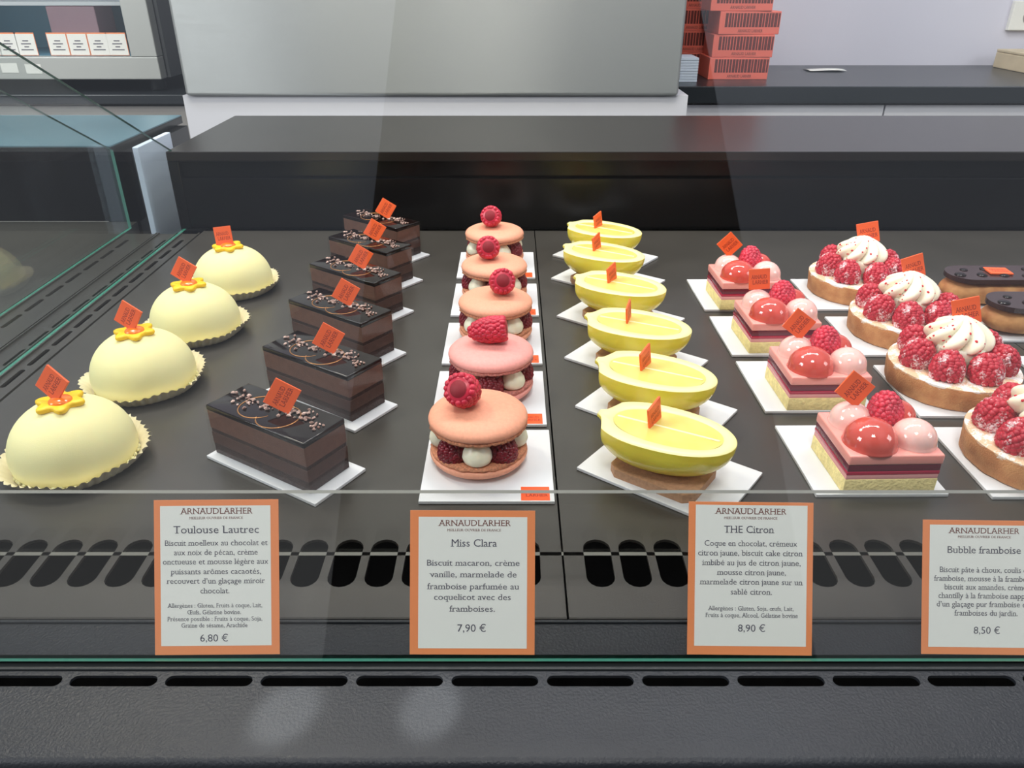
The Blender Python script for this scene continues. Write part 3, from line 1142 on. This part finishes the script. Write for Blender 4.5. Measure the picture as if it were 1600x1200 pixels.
lem = [(0.0998, 0.4285, -28, 0), (0.1065, 0.5105, -26, 0), (0.1058, 0.5985, -25, 14), (0.1020, 0.6930, -29, 2), (0.0965, 0.7880, -31, 6), (0.1060, 0.8700, -32, 4)]
lem_card = [(0.1065, 0.4317), (0.1115, 0.5165), (0.1082, 0.6020), (0.1061, 0.6940), (0.1055, 0.7995), (0.1107, 0.8778)]
l0 = build_lemon()
for i, (x, y, rz, dy) in enumerate(lem):
    lb = 'halved lemon shaped cake on a biscuit, %s of the lemon row' % nth(i, 6)
    if i == 0:
        t = l0
        t.location = (x, y, Z0)
        t.rotation_euler = (0, 0, R(rz))
        t['label'] = lb
    else:
        t = dup(l0, (x, y, Z0), R(rz), lb)
    f = part(t, 'orange_plaque')[0]
    if dy:
        f.rotation_euler = (Matrix.Rotation(R(83 + dy), 4, 'Z') @ Matrix.Rotation(R(86), 4, 'X') @ Matrix.Rotation(R(10), 4, 'Z')).to_euler()
    cake_card(0.1030, 0.0710, lem_card[i][0], lem_card[i][1], -37.5, 'slanted white card under the %s lemon half' % nth(i, 6), 'white cards under the lemon halves')

# =================================================================== SQUARE RASPBERRY CAKES
side_text = lettering_mesh('side_lettering', [('ARNAUD LARHER', -0.5, 0.5, -0.07, 0.14)], M['flagink'])


def build_bubble():
    t = thing('square_layer_cake', '', 'cake', group='square raspberry layer cakes with glossy half spheres')
    h = 0.0300
    for nm, m, z0, z1, ins in (('almond_sponge', 'sponge', 0.0, 0.0106, 0.0), ('pink_cream', 'palepink', 0.0106, 0.0140, 0.0002), ('raspberry_jelly', 'redjelly', 0.0140, 0.0166, 0.0),
                               ('berry_layer', 'plum', 0.0166, 0.0216, 0.0002), ('pink_mousse', 'pinkmousse', 0.0216, 0.0288, -0.0004)):
        mb = MB()
        mb.box(-h + ins, h - ins, -0.0275 + ins, 0.0275 - ins, z0, z1, 0.0004 if z0 < .021 else 0.0012, segs=3)
        obj(nm, mb, M[m], t, True, 40)
    zt = 0.0282
    for nm, m, x, y, r, ht in (('red_half_sphere', 'bub_red', -0.0115, -0.0118, 0.0166, 0.0172), ('pale_half_sphere', 'bub_pale', 0.0172, -0.0108, 0.0140, 0.0158),
                               ('pale_half_sphere', 'bub_pale', -0.0140, 0.0135, 0.0135, 0.0150), ('red_half_sphere', 'bub_red', 0.0180, 0.0165, 0.0130, 0.0148)):
        mb = MB()
        pr = [(r * 1.06, 0.0), (r * 1.02, 0.0012), (r * 1.0, 0.0030)]
        for i in range(1, 13):
            a = PI / 2 * i / 12
            pr.append((r * math.cos(a) if i < 12 else 0.0003, 0.0030 + (ht - 0.0030) * math.sin(a)))
        mb.lathe(pr, 44)
        obj(nm, mb, M[m], t, True, None, (x, y, zt))
    o = link('raspberry', RASP[1], t, (0.0062, 0.0085, zt + 0.003), (R(-14), R(10), 0.4))
    s = link('side_lettering', side_text, t, (-h - 0.0007, 0.0, 0.0190))
    s.rotation_euler = (PI / 2, 0, -PI / 2)
    s.scale = (0.044, 0.020, 0.02)
    add_flag(t, (-0.0150, 0.0150, 0.0535), yaw=-6, roll=55, lean=-12)
    return t


bub = [(0.2425, 0.4330, 1.5, 55), (0.2405, 0.5395, 1, 55), (0.2380, 0.6400, 2, 5), (0.2360, 0.7390, 2, 45)]
bub_card = [(0.2390, 0.4470), (0.2372, 0.5540), (0.2365, 0.6525), (0.2350, 0.7555)]
q0 = build_bubble()
for i, (x, y, rz, fr) in enumerate(bub):
    lb = 'square cake with glossy pink and red half spheres, %s of four' % nth(i, 4)
    if i == 0:
        t = q0
        t.location = (x, y, Z0)
        t.rotation_euler = (0, 0, R(rz))
        t['label'] = lb
    else:
        t = dup(q0, (x, y, Z0), R(rz), lb)
        f = part(t, 'orange_plaque')[0]
        f.rotation_euler = (Matrix.Rotation(R(-6), 4, 'Z') @ Matrix.Rotation(R(78), 4, 'X') @ Matrix.Rotation(R(fr), 4, 'Z')).to_euler()
    cake_card(0.0860, 0.0860, bub_card[i][0], bub_card[i][1], 0.5, 'square white card under the %s square raspberry cake' % nth(i, 4), 'white cards under the square raspberry cakes')

# =================================================================== RASPBERRY TARTS
def rosette_mesh():
    N, K = 96, 26
    vs, fs = [], []
    for i in range(K + 1):
        h = i / K
        env = 0.0285 * (1 - h) ** 0.55 * (0.82 + 0.9 * h * (1 - h)) + 0.0006 * (1 - h)
        z = 0.0230 * h ** 0.9
        for j in range(N):
            a = 2 * PI * j / N
            lob = abs(math.cos(4 * (a - 0.75 * h)))
            r = env * (0.60 + 0.44 * lob ** 0.55)
            vs.append((r * math.cos(a), r * math.sin(a), z + 0.002 * (1 - h) * (lob - .5)))
    for i in range(K):
        for j in range(N):
            fs.append((i * N + j, i * N + (j + 1) % N, (i + 1) * N + (j + 1) % N, (i + 1) * N + j))
    fs.append(tuple(range(N))[::-1])
    fs.append(tuple(K * N + j for j in range(N)))
    mb = MB()
    mb.add(vs, fs)
    return mb.mesh('cream_rosette', M['chantilly'], True)


def bits_mesh():
    rnd = random.Random(9)
    mb = MB()
    for k in range(44):
        a, h = rnd.uniform(0, 2 * PI), rnd.uniform(.08, .95)
        env = 0.0285 * (1 - h) ** 0.55 * (0.82 + 0.9 * h * (1 - h))
        lob = abs(math.cos(4 * (a - 0.75 * h)))
        r = env * (0.60 + 0.44 * lob ** 0.55)
        s = rnd.uniform(0.0007, 0.0017)
        mb.ball((r * math.cos(a), r * math.sin(a), 0.0230 * h ** .9 + .0002), s, 1, sc=(rnd.uniform(.6, 1.3), rnd.uniform(.6, 1.3), .7))
    return mb.mesh('dried_raspberry_bits', M['bits'])


def build_tart():
    t = thing('raspberry_tart', '', 'tart', group='sugared raspberry tarts with whipped cream')
    mb = MB()
    r = 0.0490

    def mod(rr, z, a, i):
        p = Vector((math.cos(a) * 3, math.sin(a) * 3, z * 60))
        return rr + (0.0007 * noise.noise(p * 2) if rr > .04 else 0), z + (0.0005 * noise.noise(p * 4) if z > .01 else 0)
    mb.lathe([(0.0004, 0.0), (r * .95, 0.0), (r * .975, 0.0010), (r, 0.0170), (r * .99, 0.0186), (r * .955, 0.0188), (r * .93, 0.0172), (r * .92, 0.0150)], 110, 0, None, mod)
    obj('tart_crust', mb, M['tart'], t, True, 50)
    mb = MB()
    mb.lathe([(r * .995, 0.0162), (r * .995, 0.0189), (r * .94, 0.0194), (r * .70, 0.0196), (0.0004, 0.0204)], 90, 0, None, lambda rr, z, a, i: (rr, z + 0.0004 * noise.noise(Vector((math.cos(a) * rr * 300, math.sin(a) * rr * 300, 1)))))
    obj('sugared_filling', mb, M['sugar'], t, True, 50)
    for k in range(7):
        a = R(-90 + 360 / 7 * k + 14)
        link('raspberry', RASP_S[k % 3], t, (0.0325 * math.cos(a), 0.0325 * math.sin(a), 0.0205), (R(12) * math.sin(a), -R(12) * math.cos(a), k * 1.1))
    c = link('cream_rosette', rosette_mesh(), t, (0.000, 0.004, 0.0355))
    # cream carrying the rosette between the berries
    mb = MB()
    mb.lathe([(0.0004, 0.0195), (0.017, 0.0195), (0.019, 0.028), (0.0195, 0.0372), (0.0004, 0.0374)], 40)
    obj('cream_core', mb, M['chantilly'], t, True)
    s = link('dried_raspberry_bits', bits_mesh(), t, (0.000, 0.004, 0.0355))
    s['kind'] = 'stuff'
    add_flag(t, (0.004, 0.010, 0.0600), yaw=-6, roll=14, lean=-14, size=0.021)
    return t


tarts = [(0.3620, 0.4430, 0.4), (0.3560, 0.5545, 0.0), (0.3640, 0.6570, 0.25), (0.3620, 0.7630, -0.1)]
tart_card = [(0.3525, 0.4443), (0.3535, 0.5464), (0.3495, 0.6518), (0.3490, 0.7560)]
t0 = build_tart()
for i, (x, y, rz) in enumerate(tarts):
    lb = 'round raspberry tart with a whipped cream rosette, %s of the tart row' % nth(i, 4)
    if i == 0:
        t = t0
        t.location = (x, y, Z0)
        t.rotation_euler = (0, 0, rz)
        t['label'] = lb
    else:
        t = dup(t0, (x, y, Z0), rz, lb)
    cake_card(0.0870, 0.0860, tart_card[i][0], tart_card[i][1], 0.0, 'square white card under the %s raspberry tart' % nth(i, 4), 'white cards under the raspberry tarts')

# =================================================================== ECLAIRS
def build_eclair():
    t = thing('eclair', '', 'eclair', group='chocolate topped eclairs')
    L, W, Hh = 0.066, 0.0235, 0.0285
    NT, NP = 48, 32
    vs, fs = [], []
    for i in range(NT + 1):
        u = -math.cos(PI * i / NT)
        w = max(0.02, (1 - abs(u) ** 5) ** 0.5) if 0 < i < NT else 0.02
        for j in range(NP):
            a = 2 * PI * j / NP
            p = Vector((u * 4, math.cos(a) * 1.4, math.sin(a) * 1.4))
            k = 1 + 0.06 * noise.noise(p) + 0.025 * noise.noise(p * 4)
            s = math.sin(a)
            vs.append((u * L, W * w * k * math.cos(a), Hh / 2 + (Hh / 2) * w * (k if s > -.5 else 1) * (s if s > -0.82 else -0.82 - (abs(s) - .82) * .15) + 0.0))
    zmin = min(v[2] for v in vs)
    vs = [(a, b, c - zmin) for a, b, c in vs]
    for i in range(NT):
        for j in range(NP):
            fs.append((i * NP + j, i * NP + (j + 1) % NP, (i + 1) * NP + (j + 1) % NP, (i + 1) * NP + j))
    fs.append(tuple(range(NP)))
    fs.append(tuple(NT * NP + j for j in range(NP)))
    mb = MB()
    mb.add(vs, fs)
    obj('choux_bun', mb, M['choux'], t, True)
    mb = MB()
    mb.plate(capsule(0, 0, 2 * L - 0.004, 2 * W - 0.004, 16), [], 0.0245, 0.0292)
    pl = obj('chocolate_plate', mb, M['dkchoc'], t)
    rnd = random.Random(2)
    for k in range(11):
        px = -0.054 + 0.0108 * k
        py = 0.009 * (1 if k % 2 else -1) + rnd.uniform(-.002, .002)
        if abs(px - 0.0) < 0.012 and k % 2:
            continue
        mb = MB()
        rr = rnd.uniform(0.0036, 0.0055)
        mb.ball((0, 0, 0), rr, 3, sc=(1, 1, .34))
        obj('chocolate_bead', mb, M['glaze'], pl, True, None, (px, py, 0.0294))
    o = link('orange_plaque', flag_mesh, t, (-0.012, 0.001, 0.0304), (0, 0, R(-4)))
    o.scale = (0.022, 0.018, 0.018)
    link('lettering', flag_text, o, (0, 0, 0.048))
    return t


ecl = [(0.5035, 0.7385), (0.5060, 0.6640)]
k0 = build_eclair()
for i, (x, y) in enumerate(ecl):
    lb = ['chocolate topped eclair behind its neighbour, nearer the back of the case', 'chocolate topped eclair nearer the case front, beside the third tart'][i]
    if i == 0:
        t = k0
        t.location = (x, y, Z0)
        t['label'] = lb
    else:
        t = dup(k0, (x, y, Z0), R(-1), lb)
for i, (x, y, d) in enumerate([(0.5050, 0.7390, 0.056), (0.5080, 0.6670, 0.056), (0.5090, 0.5760, 0.062)]):
    cake_card(0.140, d, x, y, 0.0, ['long white card under the rear eclair', 'long white card under the front eclair', 'long empty white card in front of the two eclairs'][i], 'white cards under the eclairs')

# =================================================================== BEHIND THE CASE
# tall steel cabinet on a white plinth
st = thing('steel_cabinet', 'tall brushed steel cabinet on a white plinth behind the display case', 'cabinet', (-0.18, 1.8, -0.9))
mb = MB()
mb.box(-0.542, 0.548, 0.0, 0.035, 0.957, 2.6, 0.008, segs=3)
obj('steel_door', mb, M['brushed'], st, True, 40)
box_obj('cabinet_body', -0.54, 0.546, 0.035, 0.60, 0.95, 2.6, M['steelside'], st)
box_obj('white_plinth', -0.553, 0.572, 0.012, 0.60, 0.0, 0.957, M['white'], st)

# worktop and base cabinets beyond the boxes
wt = tag(box_obj('worktop', 0.394, 2.6, 1.95, 2.42, 0.0200, 0.0588, M['counter'], None, 0.002), 'dark worktop carrying the coral cartons along the back wall', 'worktop')
for x0, x1, lb in ((0.394, 0.9055, 'white base cabinet under the dark worktop, next to the steel cabinet'), (0.9077, 2.6, 'long white base cabinet under the dark worktop, away from the steel cabinet')):
    t = thing('base_cabinet', lb, 'cabinet', ((x0 + x1) / 2, 1.97, -0.9), 0, 'white base cabinets under the worktop')
    w = (x1 - x0) / 2
    box_obj('carcass', -w, w, 0.02, 0.44, 0.0, 0.92, M['white'], t)
    box_obj('door', -w + .001, w - .001, -0.004, 0.018, 0.05, 0.915, M['white'], t, 0.001)

# worktop and cabinet under the glass-door fridge
tag(box_obj('worktop', -1.8, -0.775, 1.95, 2.42, 0.0185, 0.0401, M['counter'], None, 0.002), 'dark worktop under the small glass-door fridge', 'worktop')
t = thing('base_cabinet', 'grey base cabinet under the small glass-door fridge', 'cabinet', (-1.28, 1.97, -0.9))
box_obj('carcass', -0.52, 0.51, 0.02, 0.44, 0.0, 0.918, M['grey'], t)
box_obj('door', -0.519, 0.509, -0.004, 0.018, 0.05, 0.912, M['grey'], t, 0.001)

fr = thing('glass_door_fridge', 'small silver framed glass-door fridge on the dark worktop', 'fridge', (-1.2, 1.98, 0.0402))
mb = MB()
x0, x1, z0, z1, fw = -0.40, 0.356, 0.0305, 0.72, 0.062
for a, b, c, d in ((x0, x1, z0, z0 + 0.050), (x0, x1, z1 - fw, z1), (x0, x0 + fw, z0 + .05, z1 - fw), (x1 - fw, x1, z0 + .05, z1 - fw)):
    mb.box(a, b, 0.0, 0.035, c, d, 0.002)
dr = obj('door_frame', mb, M['steelframe'], fr)
mb = MB()
mb.box(x0 + fw, x1 - fw, 0.016, 0.020, z0 + .05, z1 - fw)
obj('door_glass', mb, M['sideglass'], dr)
mb = MB()
for a, b, c, d in ((x0 + .004, x1 - .003, z0 + .004, z0 + .032), (x0 + .004, x1 - .003, z1 - .03, z1 - .004), (x0 + .004, x0 + .03, z0 + .032, z1 - .03), (x1 - .028, x1 - .003, z0 + .032, z1 - .03)):
    mb.box(a, b, 0.035, 0.048, c, d)
obj('door_seal', mb, M['rubber'], fr)
mb = MB()
mb.box(x0, x1 + .004, 0.048, 0.42, z0, z0 + .035)
mb.box(x0, x1 + .004, 0.048, 0.42, z1 - .035, z1)
mb.box(x0, x0 + .03, 0.048, 0.42, z0 + .035, z1 - .035)
mb.box(x1 - .026, x1 + .004, 0.048, 0.42, z0 + .035, z1 - .035)
obj('cabinet_shell', mb, M['steelside'], fr)
mb = MB()
mb.box(x0 + .03, x1 - .03, 0.40, 0.418, z0 + .035, z1 - .035)
mb.box(x0 + .03, x1 - .026, 0.05, 0.41, z0 + .035, z0 + .04)
obj('lining', mb, M['teal'], fr)
mb = MB()
mb.box(x0 + .03, x1 - .03, 0.06, 0.38, z0 + 0.158, z0 + 0.166)
obj('shelf', mb, M['white'], fr)
lamp('fridge_lamp', (-1.2, 2.06, 0.226), (-1.2, 2.30, 0.06), 0.6, 0.9, (0.80, 0.94, 1.0), 0.02)
for k, xx in enumerate((-0.36, 0.32)):
    mb = MB()
    mb.lathe([(0.018, 0.0), (0.020, 0.004), (0.016, 0.031)], 20)
    obj('foot', mb, M['rubber'], fr, True, 40, (xx, 0.06, 0.0))
# price cards standing inside the fridge door, and two stuck on its frame
def small_card(x, w, h, z, label, y, big):
    t = thing('shelf_label', label, 'price label', (x, y, z), 0, 'small price cards on the fridge')
    mb = MB()
    mb.box(-w / 2, w / 2, -0.0006, 0.0, 0, h, 0.0)
    obj('label_card', mb, M['labelorange'] if big else M['paper'], t)
    if big:
        mb = MB()
        mb.box(-w / 2 + .0012, w / 2 - .0012, -0.0009, -0.0005, 0.0012, h - .003)
        obj('white_panel', mb, M['paper'], t)
        mb = MB()
        for k, ww in enumerate((.3, .5, .24, .62)):
            mb.box(-w * ww / 2, w * ww / 2, -0.0012, -0.0008, h * (.62 - .13 * k), h * (.62 - .13 * k) + .0022)
        obj('printed_lines', mb, M['ink'], t)
    return t


words4 = ['first card from the door stile', 'second card from the door stile', 'third card from the door stile', 'fourth card from the door stile', 'fifth card, past the gap', 'sixth card, past the gap', 'seventh card, past the gap']
for k, u in enumerate((194, 165, 134, 103, 54, 26, -2)):
    zc = 1.991 * 0.8813 + 0.2 * 0.4726
    x = (u - 800) / 1202 * (zc + 0.012)
    small_card(x, 0.047, 0.050, 0.123, 'orange-edged price card behind the fridge glass, ' + words4[k], 1.9945, True)
for k, (u, w) in enumerate(((57, .038), (20, .040))):
    small_card((u - 800) / 1202 * 1.853, w, 0.021, 0.084 + 0.002 * k, ['small white sticker on the fridge frame, below the fifth card', 'small white sticker on the fridge frame, below the sixth card'][k], 1.9798, False)
# a pinkish carton on the fridge floor
tag(box_obj('carton', -1.20, -1.075, 2.20, 2.30, 0.1112, 0.222, M['dullpink'], None, 0.002), 'dull pink carton standing inside the glass-door fridge', 'carton')

# coral cartons
CB = (0.150, 0.115, 0.0515)


def build_carton():
    t = thing('cake_carton', '', 'carton', group='stacked coral cake cartons')
    w, d, h = CB
    box_obj('carton_box', -w / 2, w / 2, 0, d, 0, h, M['boxorange'], t, 0.0012)
    mb = MB()
    rnd = random.Random(6)
    xx = -w / 2 + 0.014
    while xx < w / 2 - 0.004:
        ww = rnd.uniform(0.0042, 0.0074)
        mb.box(xx, min(xx + ww, w / 2 - .002), -0.0004, 0.0002, 0.0165, h - 0.004)
        xx += ww + rnd.uniform(0.0012, 0.0022)
    obj('printed_stripes', mb, M['boxstripe'], t)
    mb = MB()
    put_text(mb, 'ARNAUD LARHER', -0.028, 0.034, 0.005, 0.0065)
    o = obj('printed_name', mb, M['boxstripe'], t, loc=(0, -0.0004, 0), rot=(PI / 2, 0, 0))
    return t


c0 = build_carton()
first = True
for s, (bx, by, bz, n, offs, nm) in enumerate(((0.570, 2.080, 0.0590, 6, (0.0, 0.004, 0.013, -0.012, -0.014, -0.01), 'front stack'), (0.478, 2.215, 0.0590, 6, (0.0, 0.001, 0.004, 0.006, 0.004, 0.002), 'rear stack'))):
    for k in range(n):
        lb = 'coral striped carton, %s of the %s beside the steel cabinet' % (('lowest' if k == 0 else ORD[k] + ' from the bottom'), nm)
        loc = (bx + offs[k], by, bz + k * (CB[2] + .0006))
        if first:
            c0.location = loc
            c0['label'] = lb
            first = False
        else:
            dup(c0, loc, R(-1.5 if k % 2 else 1), lb)

mb = MB()
for k in range(9):
    mb.box(-0.032, 0.032, 0, 0.09, 0.0062 * k, 0.0062 * k + 0.0056, 0.0006)
t = obj('paper_stack', mb, M['pads'], None, False, None, (0.425, 2.03, 0.0590))
tag(t, 'stack of pale paper pads on the worktop beside the coral cartons', 'paper stack')
mb = MB()
vs, fs = [], []
for i in range(9):
    for j in range(5):
        vs.append((0.100 * (i / 8 - .5), 0.06 * (j / 4), 0.0008 + 0.004 * (i / 8) ** 2 * (1 - i / 8) * 4 + 0.002 * math.sin(j)))
fs = [(i * 5 + j, i * 5 + j + 1, (i + 1) * 5 + j + 1, (i + 1) * 5 + j) for i in range(8) for j in range(4)]
mb.add(vs, fs)
t = obj('paper_sheet', mb, M['paper'], None, True, None, (0.862, 2.25, 0.0605))
sm = t.modifiers.new('thickness', 'SOLIDIFY'); sm.thickness = 0.0006
tag(t, 'curled white paper sheet lying on the dark worktop', 'paper')
wb = thing('wooden_crate', 'pale wooden crate on the worktop at the end away from the cartons', 'crate', (1.515, 2.19, 0.0590))
mb = MB()
mb.box(-0.14, 0.25, 0.0, 0.18, 0.0, 0.040, 0.002)
obj('crate_box', mb, M['wood'], wb)
mb = MB()
mb.box(-0.14, 0.25, 0.0, 0.18, 0.0405, 0.048, 0.002)
obj('crate_lid', mb, M['wood'], wb)
sg = thing('framed_notice', 'white framed notice on the back wall above the wooden crate', 'notice', (1.455, 2.404, 0.152))
box_obj('notice_board', -0.045, 0.12, 0.0, 0.015, 0.0, 0.076, M['paper'], sg, 0.002)
mb = MB()
mb.lathe([(0.0004, 0), (0.022, 0), (0.022, 0.001), (0.0004, 0.001)], 24)
obj('round_print', mb, M['grey'], sg, False, None, (0.01, -0.0002, 0.036), (PI / 2, 0, 0))
